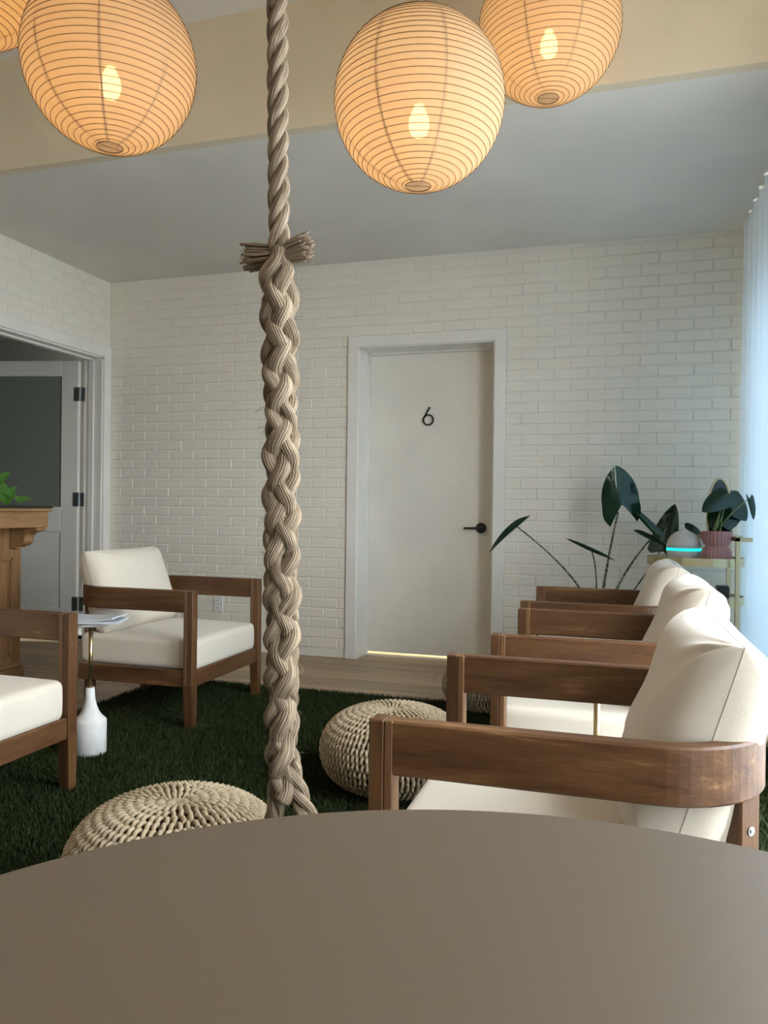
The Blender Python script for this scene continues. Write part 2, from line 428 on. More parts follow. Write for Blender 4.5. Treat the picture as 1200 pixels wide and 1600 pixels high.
def portal(loc, rot, sx, sy):
    l = bpy.data.lights.new('window_portal', 'AREA'); l.shape = 'RECTANGLE'; l.size = sx; l.size_y = sy; l.cycles.is_portal = True
    o = bpy.data.objects.new('window_portal', l); COL.objects.link(o); o.location = loc; o.rotation_euler = rot
for a, b_, z0, z1 in wins: portal((XR + .16, (a + b_) / 2, (z0 + z1) / 2), (0, PI / 2, 0), z1 - z0, b_ - a)
S(MB().box(XR + .3, XR + 14, YF - 12, D + 10, -.3, -.2).build('floor_outside', 'ground'))

# ---- ceiling: low soffit at the back, raised part in front of it
ceiling = struct('ceiling')
MB().box(XL - .15, XR + .15, YS + .05, D + .24, H1, H1 + .04).build('soffit', 'ceil', ceiling)
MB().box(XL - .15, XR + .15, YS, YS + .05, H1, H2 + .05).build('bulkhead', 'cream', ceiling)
MB().box(XL - .15, XR + .15, YF - .15, YS + .05, H2, H2 + .06).build('raised_ceiling', 'ceil', ceiling)

# ---- door 6: flush slab, casing, black lever and number
d1 = struct('door_1')
SY = D + DREC
MB().box(DX0 + .014, DX1 - .014, SY, SY + .04, .018, DTOP - .016, .002).build('slab', 'doorp', d1)
jm = MB(); jm.box(DX0, DX0 + .012, D - .004, D + .24, 0, DTOP); jm.box(DX1 - .012, DX1, D - .004, D + .24, 0, DTOP); jm.box(DX0, DX1, D - .004, D + .24, DTOP - .012, DTOP)
jm.box(DX0 + .012, DX0 + .022, SY - .035, SY - .002, 0, DTOP - .012); jm.box(DX1 - .022, DX1 - .012, SY - .035, SY - .002, 0, DTOP - .012); jm.box(DX0, DX1, SY - .035, SY - .002, DTOP - .024, DTOP - .012)
jm.build('door_jamb', 'trim', d1)
hd = MB().tube([(-.87, SY, .871), (-.87, SY - .012, .871)], .034, 32).build('handle', 'black', d1)
MB().tube([(-.87, SY - .012, .871), (-.87, SY - .05, .871), (-.882, SY - .058, .871), (-.975, SY - .058, .869)], [.010, .010, .009, .007], 10).build('lever', 'black', hd)
six = MB(); cx6, cz6, ro, ri = -1.231, 1.583, .0385, .0285; nn = 40
v = []; 
for yy in (SY - .016, SY - .008):
    for rr in (ro, ri): v += [(cx6 + rr * math.cos(2 * PI * j / nn), yy, cz6 + rr * math.sin(2 * PI * j / nn)) for j in range(nn)]
f = []
for j in range(nn):
    j2 = (j + 1) % nn
    f += [(j, j2, nn + j2, nn + j), (2 * nn + j, 3 * nn + j, 3 * nn + j2, 2 * nn + j2), (j, 2 * nn + j, 2 * nn + j2, j2), (nn + j, nn + j2, 3 * nn + j2, 3 * nn + j)]
six.add(v, f)
p0, p1 = Vector((cx6 - .0325, 0, cz6 + .010)), Vector((cx6 + .010, 0, cz6 + .084)); dd = (p1 - p0).normalized(); nn_ = Vector((-dd.z, 0, dd.x)) * .005
six.prism([((p0 + nn_).x, (p0 + nn_).z), ((p1 + nn_).x, (p1 + nn_).z), ((p1 - nn_).x, (p1 - nn_).z), ((p0 - nn_).x, (p0 - nn_).z)], 1, SY - .016, SY - .008)
six.tube([(cx6, SY - .008, cz6 + .034), (cx6, SY, cz6 + .034)], .003, 6); six.tube([(cx6, SY - .008, cz6 - .034), (cx6, SY, cz6 - .034)], .003, 6)
six.build('number_six', 'black', d1)
t1 = struct('trim_1')
cf0, cf1 = D - .018, CORE
MB().box(DX0 - cas, DX0 + .004, cf0, cf1, 0, DTOP + cas, .003).build('casing', 'trim', t1)
MB().box(DX1 - .004, DX1 + cas, cf0, cf1, 0, DTOP + cas, .003).build('casing', 'trim', t1)
MB().box(DX0, DX1, cf0 + .0005, cf1, DTOP - .004, DTOP + cas, .003).build('casing', 'trim', t1)
# lit corridor behind door 6
cb = MB(); cb.box(-2.3, -2.2, D + .24, D + 1.75, 0, 2.5); cb.box(-.1, 0, D + .24, D + 1.75, 0, 2.5); cb.box(-2.3, 0, D + 1.7, D + 1.8, 0, 2.5); cb.box(-2.3, 0, D + .24, D + 1.8, 2.45, 2.5)
S(cb.build('wall_corridor', 'wallp'))
S(MB().box(-2.2, -.1, SY + .045, D + 1.7, -.012, .0015).build('floor_corridor', 'trim'))
S(MB().box(DX0, DX1, SY - .012, SY + .045, -.012, .003, .001).build('trim_3', 'trim'))
lm = thing('ceiling_lamp', 'warm round ceiling lamp in the corridor behind the numbered door', 'lamp', (-1.2, D + .95, 2.45))
MB().lathe([(.13, 0), (.13, -.03), (.12, -.04)], 24).build('lamp_base', 'plastic', lm)
MB().lathe([(.11, -.04), (.10, -.07), (.05, -.085), (.005, -.088)], 24).build('lamp_diffuser', 'warm', lm)

# ---- opening in the left wall: casing, jamb, open part-glazed door, dark room beyond
t2 = struct('trim_2')
MB().box(LCORE, XL + .016, LJ1 - .002, D - .002, 0, LTOP + .078, .003).build('casing', 'trim', t2)
MB().box(LCORE, XL + .0155, LJ0 - .08, LJ1, LTOP - .002, LTOP + .078, .003).build('casing', 'trim', t2)
MB().box(LCORE, XL + .016, LJ0 - .08, LJ0 + .002, 0, LTOP, .003).build('casing', 'trim', t2)
MB().box(XL - .15, XL - .002, LJ1 - .014, LJ1, 0, LTOP).build('jamb', 'trim', t2)
MB().box(XL - .15, XL - .002, LJ0, LJ1, LTOP - .014, LTOP).build('jamb', 'trim', t2)
MB().box(XL - .105, XL - .065, LJ1 - .026, LJ1 - .014, 0, LTOP - .014).build('door_stop', 'trim', t2)
MB().box(XL - .105, XL - .065, LJ0, LJ1, LTOP - .028, LTOP - .014).build('door_stop', 'trim', t2)
d2 = struct('door_2')
d2.location = (XL - .165, LJ1 - .045, 0); d2.rotation_euler = (0, 0, PI + math.radians(13))
DW = .84; ST = .125; y0, y1 = -.02, .02
MB().box(0, ST, y0, y1, .03, 2.025, .003).build('stile', 'greyp', d2); MB().box(DW - ST, DW, y0, y1, .03, 2.025, .003).build('stile', 'greyp', d2)
for a, b_ in ((1.915, 2.025), (.795, .975), (.03, .25)): MB().box(ST, DW - ST, y0, y1, a, b_, .003).build('rail', 'greyp', d2)
MB().box(ST - .005, DW - ST + .005, -.004, .004, .97, 1.92).build('pane', 'pane', d2)
MB().box(ST - .005, DW - ST + .005, -.009, .009, .245, .80).build('panel', 'greyp', d2)
for hz in (1.785, 1.03, .28):
    h = MB().tube([(-.012, .026, hz - .05), (-.012, .026, hz + .05)], .008, 10); h.box(-.010, .032, .020, .024, hz - .05, hz + .05, .001); h.box(-.052, -.012, .020, .024, hz - .05, hz + .05, .001)
    h.build('hinge', 'steel', d2)
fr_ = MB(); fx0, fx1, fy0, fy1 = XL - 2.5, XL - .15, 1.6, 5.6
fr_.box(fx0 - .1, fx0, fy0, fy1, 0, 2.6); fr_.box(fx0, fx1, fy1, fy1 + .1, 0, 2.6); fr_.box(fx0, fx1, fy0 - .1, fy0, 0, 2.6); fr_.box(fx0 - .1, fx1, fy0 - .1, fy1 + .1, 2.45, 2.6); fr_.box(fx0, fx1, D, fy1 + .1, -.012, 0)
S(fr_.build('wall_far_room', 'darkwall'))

# ---- curtain and track
ct = thing('sheer_curtain', 'long white sheer curtain with ripple folds beside the gold cart', 'curtain', (0, 0, 0))
ny = 520; yy = np.linspace(2.80, D - .03, ny); per = .165
ph = yy / per * 2 * PI + .5 * np.sin(yy * 1.7)
rows = []
for zz in np.linspace(.03, H1 - .012, 9):
    s = (zz - .03) / (H1 - .04); amp = .028 + .006 * (1 - s)
    xs = .665 + amp * np.sin(ph + .25 * (1 - s) * np.sin(yy * 5)) + .008 * (1 - s) * np.sin(yy * 2.3)
    rows.append(np.stack([xs, yy + .012 * np.sin(2 * ph), np.full(ny, zz)], 1))
rows2 = [r.copy() for r in rows[::-1]]
for k, r in enumerate(rows): r[:, 1] = np.clip(r[:, 1], None, D - .012); hi = (r[:, 1] > YS - .01) | (r[:, 2] < H1 - .02)
MB().grid(rows).build('drape', 'curtain', ct, smooth=True)
MB().box(.655, .675, YS + .01, D - .015, H1 - .012, H1, .002).build('track', 'trim', ct)
MB().box(.655, .675, 2.75, YS - .01, H1 - .012, H1 + .004, .002).build('track', 'trim', ct)
for hy in (2.8,): MB().tube([(.665, hy, H1), (.665, hy, H2)], .004, 6).build('track_hanger', 'trim', ct)

# ================================================================== THINGS
# ---- artificial turf
turf = thing('turf_rug', 'dark green artificial turf rug under the lounge chairs', 'rug', (0, 0, 0))
TX0, TX1, TY0, TY1 = -2.46, .60, -1.2, 3.885
MB().box(TX0, TX1, TY0, TY1, 0.0005, TURF, .002).build('backing', 'backing', turf)
def blades(n, x0, x1, y0, y1, hmin, hmax, w, name):
    x = RNG.uniform(x0, x1, n); y_ = RNG.uniform(y0, y1, n); h = RNG.uniform(hmin, hmax, n); a = RNG.uniform(0, 2 * PI, n); ln = RNG.uniform(.1, .9, n) * h; b_ = RNG.uniform(0, 2 * PI, n)
    V = np.empty((n, 3, 3)); dx, dy = np.cos(a) * w / 2, np.sin(a) * w / 2
    V[:, 0] = np.stack([x - dx, y_ - dy, np.full(n, TURF - .001)], 1); V[:, 1] = np.stack([x + dx, y_ + dy, np.full(n, TURF - .001)], 1)
    V[:, 2] = np.stack([x + ln * np.cos(b_), y_ + ln * np.sin(b_), TURF + h], 1)
    me = bpy.data.meshes.new(name); me.vertices.add(3 * n); me.vertices.foreach_set('co', V.ravel())
    me.loops.add(3 * n); me.loops.foreach_set('vertex_index', np.arange(3 * n, dtype=np.int32))
    me.polygons.add(n); me.polygons.foreach_set('loop_start', np.arange(0, 3 * n, 3, dtype=np.int32)); me.update(calc_edges=True); me.validate()
    me.materials.append(MT['blade']); return link(name, me, turf, kind='stuff')
blades(380000, TX0 - .004, TX1, 1.15, TY1 + .004, .010, .022, .0032, 'grass_blades')
blades(40000, TX0 - .004, TX1, TY0, 1.15, .012, .024, .006, 'grass_blades')

# ---- armchairs
CD, CW, PS = .67, .69, .045           # depth, width, post size
ZA0, ZA1 = .513, .6154 - TURF         # arm rail
def rounded_box(hx, hy, hz, r, n=14, crown=0.0, zc=0):
    def ax(h):
        inner = np.linspace(-(h - r), h - r, n); e = r * np.sin(np.linspace(0, PI / 2, 6))[1:]
        return np.concatenate([-(h - r) - e[::-1], inner, (h - r) + e])
    A = [ax(hx), ax(hy), ax(hz)]; m = MB(); hh = np.array([hx, hy, hz])
    for a in range(3):
        o1, o2 = [q for q in range(3) if q != a]
        G1, G2 = np.meshgrid(A[o1], A[o2], indexing='ij')
        for s in (-1, 1):
            P = np.zeros(G1.shape + (3,)); P[..., a] = s * hh[a]; P[..., o1] = G1; P[..., o2] = G2
            C = np.clip(P, -(hh - r), hh - r); dv = P - C; L = np.linalg.norm(dv, axis=-1, keepdims=True) + 1e-12
            Q = C + dv / L * r
            fz = (1 - (Q[..., 0] / hx) ** 2) * (1 - (Q[..., 1] / hy) ** 2)
            Q[..., 2] += crown * fz * (Q[..., 2] > 0) + .004 * np.sin(7 * Q[..., 0] + 3 * Q[..., 1]) * np.clip(Q[..., 2] / hz, 0, 1) * fz
            Q[..., 0] += .004 * np.sign(Q[..., 0]) * (1 - (Q[..., 2] / hz) ** 2) * (np.abs(Q[..., 0]) > hx - r * 1.2)
            Q[..., 2] += zc; m.grid(Q)
    return m
def pillow(w, h, t, seed, n=44):
    """knife-edge back cushion, w along y, h along z, t along x; returns mesh builder and seam path"""
    rr = np.random.default_rng(seed); s = np.sin(np.linspace(-PI / 2, PI / 2, n)); U, V = np.meshgrid(s, s, indexing='ij')
    au, av = np.abs(U), np.abs(V)
    prof = ((1 - au ** 5) * (1 - av ** 5)).clip(0) ** .42
    Y = U * w / 2 * (1 - .045 * (1 - V ** 2)) ; Z = V * h / 2 * (1 - .05 * (1 - U ** 2) * (V < 0) - .075 * (1 - np.abs(U) ** 3) * (V > 0))
    corner = (au * av) ** 3
    Y *= 1 - .05 * corner; Z *= 1 - .06 * corner
    m = MB()
    for sgn in (1, -1):
        th = t / 2 * prof * (1 + .12 * -V)                       # fuller at the bottom
        ang = np.arctan2(V, U); rad = np.hypot(U, V)
        wr = np.zeros_like(U)
        for cu, cv in ((-1, -1), (-1, 1), (1, -1), (1, 1)):      # gathers running out of each corner
            du, dv_ = cu - U, cv - V; dist = np.hypot(du, dv_); a_ = np.arctan2(dv_, du)
            wr += .012 * np.sin(a_ * 11 + rr.uniform(0, 6)) * np.exp(-dist / .30) * np.clip(dist * 5, 0, 1)
        wr += .004 * np.sin(3.1 * U + 2.2 * V + rr.uniform(0, 6)) * prof + .003 * np.sin(6.7 * V - 2.7 * U + rr.uniform(0, 6)) * prof
        X = sgn * (th + wr * (prof > .02) + .0005)
        m.grid(np.stack([X, Y, Z], -1))
    e = list(range(n))
    loop = [(0, Y[k, n - 1], Z[k, n - 1]) for k in e] + [(0, Y[n - 1, k], Z[n - 1, k]) for k in e[::-1]] + [(0, Y[k, 0], Z[k, 0]) for k in e[::-1]] + [(0, Y[0, k], Z[0, k]) for k in e]
    out = []
    for p in loop:
        if not out or np.linalg.norm(np.array(p) - np.array(out[-1])) > 1e-4: out.append(p)
    return m, out[:-1]
def arc_rail(off0, off1, z0, z1, a_from, a_to, straight=None):
    """piece of the U-shaped rail: straight run plus part of the rear corner; corner centre (-.145, cyc)"""
    return None
def u_path(inset):
    """centre line of half the U rail (y<0 side), from the front post to the middle of the back"""
    R = .19 - inset; cxx, cyy = -CD / 2 + .19, -CW / 2 + .19
    P = [(CD / 2 - PS + .002, -CW / 2 + inset)]
    P += [(cxx + .18 * (1 - q), -CW / 2 + inset) for q in np.linspace(0, 1, 4)]
    P += [(cxx - R * math.sin(a), cyy - R * math.cos(a)) for a in np.linspace(0, PI / 2, 17)[1:]]
    P += [(-CD / 2 + inset, y_) for y_ in np.linspace(cyy, 0, 4)[1:]]
    return P
def rail_mesh(path, th, z0, z1, b=.004):
    P = np.array(path); T = np.gradient(P, axis=0); T /= np.linalg.norm(T, axis=1)[:, None]; N = np.stack([-T[:, 1], T[:, 0]], 1)
    sec = [(-th / 2, z0 + b), (-th / 2 + b, z0), (th / 2 - b, z0), (th / 2, z0 + b), (th / 2, z1 - b), (th / 2 - b, z1), (-th / 2 + b, z1), (-th / 2, z1 - b)]
    v = []; f = []; ns = len(sec)
    for k in range(len(P)):
        for o_, z_ in sec: v.append((P[k, 0] + N[k, 0] * o_, P[k, 1] + N[k, 1] * o_, z_))
    for k in range(len(P) - 1):
        for j in range(ns): j2 = (j + 1) % ns; f.append((k * ns + j, k * ns + j2, (k + 1) * ns + j2, (k + 1) * ns + j))
    f.append(tuple(range(ns))[::-1]); f.append(tuple((len(P) - 1) * ns + j for j in range(ns)))
    return MB().add(v, f)
def make_chair(label, group):
    t = thing('armchair', label, 'chair', group=group)
    hx, hy = CD / 2, CW / 2
    for s in (-1, 1):
        yo, yi = s * hy, s * (hy - PS); lo, hi = min(yo, yi), max(yo, yi)
        # front post: straight above the apron, tapering leg below; laminated from two staves
        xm = hx - PS * .62
        MB().box(xm, hx, lo, hi, .19, ZA1, .0025).build('post', 'teak_z', t)
        MB().box(hx - PS, xm, lo, hi, .19, ZA1, .0025).build('post_stave', 'teakl_z', t)
        m = MB(); tp = .008; q_ = .002
        m.add([(hx - PS, lo, .1925), (hx, lo, .1925), (hx, hi, .1925), (hx - PS, hi, .1925), (hx - PS + tp, lo + tp / 2, 0), (hx, lo + tp / 2, 0), (hx, hi - tp / 2, 0), (hx - PS + tp, hi - tp / 2, 0)],
              [(0, 1, 2, 3), (4, 7, 6, 5), (0, 4, 5, 1), (1, 5, 6, 2), (2, 6, 7, 3), (3, 7, 4, 0)]); m.build('leg', 'teak_z', t)
        pth = u_path(.019); cut = [p for p in pth]; k45 = 5 + 8
        arm = [(x_, -s * y_ if s > 0 else y_) for x_, y_ in pth[:k45 + 5]]
        rail_mesh(arm, .036, ZA0, ZA1).build('arm_rail', 'teak_x', t, smooth=False)
        # rear post at the corner, turned 45 degrees
        cxx, cyy = -hx + .19, s * (hy - .19); R = .19 - .034; ap = math.radians(63)
        pc = (cxx - R * math.sin(ap), cyy + s * R * math.cos(ap))
        mtx = Matrix.Translation((pc[0], pc[1], 0)) @ Matrix.Rotation(PI / 4, 4, 'Z')
        rp = MB().box(-.024, .024, -.024, .024, 0, ZA0 + .002, .003, mtx).build('rear_post', 'teak_z', t)
        bt = Matrix.Translation((pc[0] - .0175, pc[1] + s * .0175, .47))
        dv = Vector((-1 / math.sqrt(2), s / math.sqrt(2), 0)); q = Vector((pc[0], pc[1], .455)) + dv * .023
        MB().tube([q, q + dv * .003], .008, 14).tube([q + dv * .003, q + dv * .0045], .004, 6).build('bolt', 'steel', rp)
        # side rail
        MB().box(-hx + .07, hx - PS + .002, min(s * (hy - .008), s * (hy - .038)), max(s * (hy - .008), s * (hy - .038)), .180, .254, .003).build('side_rail', 'teak_x', t)
    back = u_path(.019)[5 + 12:]; back = back + [(x_, -y_) for x_, y_ in back[::-1][1:]]
    rail_mesh(back, .036, ZA0, ZA1).build('back_rail', 'teak_y', t)
    MB().box(hx - .036, hx - .006, -hy + PS - .002, hy - PS + .002, .180, .254, .003).build('apron', 'teak_y', t)
    MB().box(-hx + .045, -hx + .075, -hy + .07, hy - .07, .180, .254, .003).build('rear_apron', 'teak_y', t)
    for k in range(7): x_ = -.25 + k * .085; MB().box(x_, x_ + .055, -hy + .036, hy - .036, .228, .244, .002).build('seat_slat', 'teak_y', t)
    sc = rounded_box(.305, .296, .070, .026, crown=.012).build('seat_cushion', 'canvas', t, smooth=True, weld=True); sc.location = (.018, 0, .246 + .070)
    pm, loop = pillow(.585, .418, .195, 5)
    bc = pm.build('back_cushion', 'canvas', t, smooth=True, weld=True); bc.location = (-.226, 0, .576); bc.rotation_euler = (0, -math.radians(17), 0)
    MB().tube(loop, .0011, 5, closed=True).build('seam', 'seam', bc, smooth=True)
    return t
chairs = [
    ((-.423 + CD / 2, 1.309 + CW / 2), PI, 'teak armchair with cream cushions, the one beside the round taupe table'),
    ((-.369 + CD / 2, 2.322 + CW / 2), PI, 'teak armchair with cream cushions, the middle of three along the curtain'),
    ((-.393 + CD / 2, 3.227 + CW / 2), PI, 'teak armchair with cream cushions, in front of the tall arrow-leaved plant'),
    ((-1.795 - CD / 2, 3.017 + CW / 2), 0, 'teak armchair with cream cushions, near the wall outlet and the open door'),
    ((-1.800 - CD / 2, 2.272 - CW / 2), 0, 'teak armchair with cream cushions, in front of the oak reception desk'),
]
proto = None
for (cx, cy_), rz, lab in chairs:
    o = make_chair(lab, 'teak lounge armchairs') if proto is None else copy_tree(proto)
    proto = proto or o
    o['label'] = lab; o.location = (cx, cy_, TURF); o.rotation_euler = (0, 0, rz)

# ---- side tables (concrete bottle-shaped base, brass pole, small disc top)
def make_side_table(label):
    t = thing('side_table', label, 'side table', group='small side tables between the armchairs')
    MB().lathe([(.058, 0), (.063, .004), (.063, .130), (.060, .137), (.046, .150), (.034, .168), (.025, .192), (.019, .222), (.0165, .262)], 48).build('base', 'concrete', t, smooth=True)
    MB().tube([(0, 0, .25), (0, 0, .512)], .0085, 16).build('pole', 'brass', t, smooth=True)
    MB().tube([(0, 0, .262), (0, 0, .270)], .012, 16).build('collar', 'brass', t)
    MB().lathe([(.01, .508), (.070, .510), (.074, .513), (.074, .517), (.071, .519), (.01, .519)], 48).build('table_top', 'concrete', t)
    return t
st1 = make_side_table('small white-based side table with magazines on it'); st1.location = (-2.0, 2.60, TURF)
st2 = copy_tree(st1); st2['label'] = 'small brass-pole side table between two armchairs along the curtain'; st2.location = (-.055, 2.165, TURF)
def sheet(name, mat, label, cx, cy_, z, L, W, rz, curl, th, cat):
    n = 14; u = np.linspace(-.5, .5, n); m = MB()
    top = [[(u_ * L, v_ * W, curl * (abs(u_) * 2) ** 3 * (1 if u_ > 0 else .25) + th) for v_ in (-.5, -.2, .2, .5)] for u_ in u]
    bot = [[(p[0], p[1], p[2] - th) for p in r] for r in top]
    m.grid(top); m.grid(bot)
    for e in (0, n - 1): m.grid([top[e], bot[e]])
    for j in (0, 3): m.grid([[r[j] for r in top], [r[j] for r in bot]])
    o = m.build(name, mat, None, weld=True); o.location = (cx, cy_, z); o.rotation_euler = (0, 0, rz); tag(o, label, cat, 'magazines on the side table'); return o
zt = TURF + .5195
sheet('magazine', 'paper_white', 'white magazine lying lowest in the small pile', -2.015, 2.60, zt, .19, .13, .12, .0, .006, 'magazine')
sheet('magazine', 'paper_grey', 'grey printed magazine in the middle of the small pile', -1.980, 2.59, zt + .0065, .225, .145, .32, .0, .008, 'magazine')
sheet('leaflet', 'paper_pale', 'pale folded leaflet on top of the small magazine pile', -1.988, 2.60, zt + .0150, .215, .14, .20, .009, .007, 'leaflet')

# ---- knitted poufs
def make_pouf(label):
    t = thing('pouf', label, 'pouf', group='knitted poufs on the turf')
    R, Hh = .250, .138; e = .72
    ph = np.linspace(PI / 2, -PI / 2, 900)
    pr = R * np.abs(np.cos(ph)) ** e; pz = Hh * np.sign(np.sin(ph)) * np.abs(np.sin(ph)) ** .95
    pz = pz - .016 * np.exp(-(pr / .05) ** 2) * np.sign(pz)          # gathered dimple at the poles
    s = np.concatenate([[0], np.cumsum(np.hypot(np.diff(pr), np.diff(pz)))])
    tot = s[-1]; m = MB()
    MB().lathe([(max(.002, .90 * float(np.interp(q, s, pr))), Hh + .90 * float(np.interp(q, s, pz))) for q in np.linspace(0, tot, 36)], 48).build('inner_cushion', 'core', t, smooth=True)
    RHt = .0235; nrow = int(tot / RHt) - 1; yr = .0056; per = 12
    tt = np.arange(per) / per * 2 * PI
    for j in range(nrow + 1):
        sc_ = .018 + j * (tot - .036) / nrow
        rad = float(np.interp(sc_, s, pr))
        N = max(9, int(round(2 * PI * rad / .0345)))
        T = (np.arange(N)[:, None] * 2 * PI + tt[None]).ravel()
        wob = .0012 * np.sin(3 * T / N + j)
        sv = sc_ + RHt * .72 * np.cos(T) + wob
        sv = np.clip(sv, .004, tot - .004)
        ang = (T + .95 * np.sin(2 * T)) / N + .04 * math.sin(j * 1.3)
        dep = -.0075 * np.cos(2 * T) + .002 * np.cos(T)
        rr_ = np.interp(sv, s, pr); zz = np.interp(sv, s, pz)
        dr = np.interp(sv + .002, s, pr) - np.interp(sv - .002, s, pr); dz = np.interp(sv + .002, s, pz) - np.interp(sv - .002, s, pz)
        L = np.hypot(dr, dz) + 1e-9; nr, nz_ = -dz / L, dr / L
        rr2 = rr_ + (dep + .001) * nr; zz2 = zz + (dep + .001) * nz_
        P = np.stack([rr2 * np.cos(ang), rr2 * np.sin(ang), Hh + zz2], 1)
        m.tube(P, yr, 6, closed=True)
    m.v = [(a, b_, max(c, .0012)) for a, b_, c in m.v]
    m.build('knitted_cover', 'yarn', t, smooth=True, kind='stuff')
    return t
pf = make_pouf('beige knitted pouf in front of the round taupe table'); pf.location = (-1.010, 1.638, TURF)
p2 = copy_tree(pf); p2['label'] = 'beige knitted pouf at the front corner of an armchair beside the taupe table'; p2.location = (-.760, 2.64, TURF); p2.rotation_euler = (0, 0, .7)
p3 = copy_tree(pf); p3['label'] = 'beige knitted pouf at the turf edge by the numbered door'; p3.scale = (.86, .86, .84); p3.location = (-.625, 3.84, TURF); p3.rotation_euler = (0, 0, 1.9)

# ---- hanging rope with eye splice
rope = thing('hanging_rope', 'thick manila rope with braided splice hanging from the ceiling', 'rope', (-.616, 1.376, 0))
def rx(z): return -.0209 * (z - .436)
def frames(P):
    T = np.gradient(P, axis=0); T /= np.linalg.norm(T, axis=1)[:, None]
    u = np.array([1., 0, 0]); u -= T[0] * u.dot(T[0]); u /= np.linalg.norm(u); Us = []
    for k in range(len(P)):
        u = u - T[k] * u.dot(T[k]); u /= np.linalg.norm(u); Us.append(u)
    Us = np.array(Us); return T, Us, np.cross(T, Us)
def strand(centre, r, lobes=9, twist=90.0, seg=54, phase=0, rough=.07, seed=0):
    """yarn-ridged strand along a polyline"""
    T, Us, Ws = frames(centre); n = len(centre); ds = np.concatenate([[0], np.cumsum(np.linalg.norm(np.diff(centre, axis=0), axis=1))])
    g = np.random.default_rng(seed); R = np.full(n, r) if np.isscalar(r) else r
    th = np.linspace(0, 2 * PI, seg, endpoint=False); v = np.empty((n, seg, 3))
    l2 = g.uniform(0, 6, 4)
    for k in range(n):
        a = lobes * (th + twist * ds[k] / lobes * 1.0) + phase
        rr_ = R[k] * (1 + rough * (.65 + .35 * np.sin(3 * th + l2[2] + 25 * ds[k])) * np.abs(np.sin(a / 2 + .35 * np.sin(2 * th + l2[3]))) ** .7 - rough * .5 + .035 * np.sin(2 * th + 40 * ds[k] + l2[0]) + .02 * np.sin(23 * th + 150 * ds[k] + l2[1]))
        v[k] = centre[k] + rr_[:, None] * (np.cos(th)[:, None] * Us[k] + np.sin(th)[:, None] * Ws[k])
    m = MB(); f = []
    a_ = (lobes * th[None, :] + twist * ds[:, None]) / (2 * PI) + seed * 7.3
    m.uv = np.stack([a_, np.repeat(ds[:, None], seg, 1) + seed * 3.1], -1).reshape(-1, 2)
    for k in range(n - 1):
        for j in range(seg): j2 = (j + 1) % seg; f.append((k * seg + j, k * seg + j2, (k + 1) * seg + j2, (k + 1) * seg + j))
    f.append(tuple(range(seg))[::-1]); f.append(tuple((n - 1) * seg + j for j in range(seg)))
    return m.add(v.reshape(-1, 3), f)
ZT = 1.478
n = 300; zz = np.linspace(ZT - .03, H2, n)
for s in range(3):                                        # laid rope above the splice
    a = 2 * PI * (zz / .138) + 2 * PI * s / 3; R = .0108
    C = np.stack([rx(zz) + R * np.sin(a), -R * np.cos(a), zz], 1)
    strand(C, .0102, 11, 60, 66, s, .14, s).build('strand', 'rope', rope, smooth=True)
n = 330; zz = np.linspace(.43, ZT + .01, n); c_ = 1 / .21 + 1 / .26
fade = np.clip((zz - .43) / .45, 0, 1)
bul = 1 + .10 * np.sin(zz * 19 + 1) + .06 * np.sin(zz * 47)
tip = np.clip((ZT + .01 - zz) / .05, .35, 1)
for s in range(3):
    wv = np.cos(3 * PI * zz * c_); R = (.0165 - .0055 * wv + .002 * np.sin(zz * 23 + s * 2.1)) * tip ** .6
    a = 2 * PI * zz / .21 + 2 * PI * s / 3 + .22 * np.sin(zz * 14 + 2 * s)
    C = np.stack([rx(zz) + R * np.sin(a), -R * np.cos(a), zz], 1)
    strand(C, .0150 * (1 + .08 * np.sin(zz * 31 + s * 2)), 19, 95, 95, s, .15, 10 + s).build('splice_strand', 'rope', rope, smooth=True)
    R = (.0165 + .0055 * wv) * (.75 + .25 * fade) * tip ** .6; a = -2 * PI * zz / .26 + 2 * PI * s / 3 + .3 + .25 * np.sin(zz * 11 + 1.7 * s)
    C = np.stack([rx(zz) + R * np.sin(a), -R * np.cos(a), zz], 1)
    strand(C, .0150 * bul * (.72 + .28 * fade) * (.55 + .45 * tip), 21, -115, 105, s * 2, .17, 20 + s).build('tucked_strand', 'rope', rope, smooth=True)
# eye at the lower end
tt = np.linspace(0, 1, 220)
ctrl = np.array([(.0, 0, .50), (-.012, 0, .43), (-.030, .0, .33), (-.030, 0, .20), (.02, 0, .09), (.085, .01, .12), (.11, .012, .24), (.075, .010, .34), (.034, .008, .425), (.012, .004, .50)])
def spline(c, n):
    t_ = np.linspace(0, len(c) - 1.0001, n); out = []
    for q in t_:
        i = int(q); u = q - i; p = [c[max(i - 1, 0)], c[i], c[min(i + 1, len(c) - 1)], c[min(i + 2, len(c) - 1)]]
        out.append(.5 * (2 * p[1] + (p[2] - p[0]) * u + (2 * p[0] - 5 * p[1] + 4 * p[2] - p[3]) * u * u + (3 * p[1] - p[0] - 3 * p[2] + p[3]) * u ** 3))
    return np.array(out)
C0 = spline(ctrl, 220); C0[:, 0] += rx(C0[:, 2]); T, Us, Ws = frames(C0); ds = np.concatenate([[0], np.cumsum(np.linalg.norm(np.diff(C0, axis=0), axis=1))])
for s in range(3):
    a = -2 * PI * ds / .138 + 2 * PI * s / 3
    C = C0 + .0092 * (np.cos(a)[:, None] * Us + np.sin(a)[:, None] * Ws)
    strand(C, .0098, 11, 60, 66, s, .20, 30 + s).build('eye_strand', 'rope', rope, smooth=True)
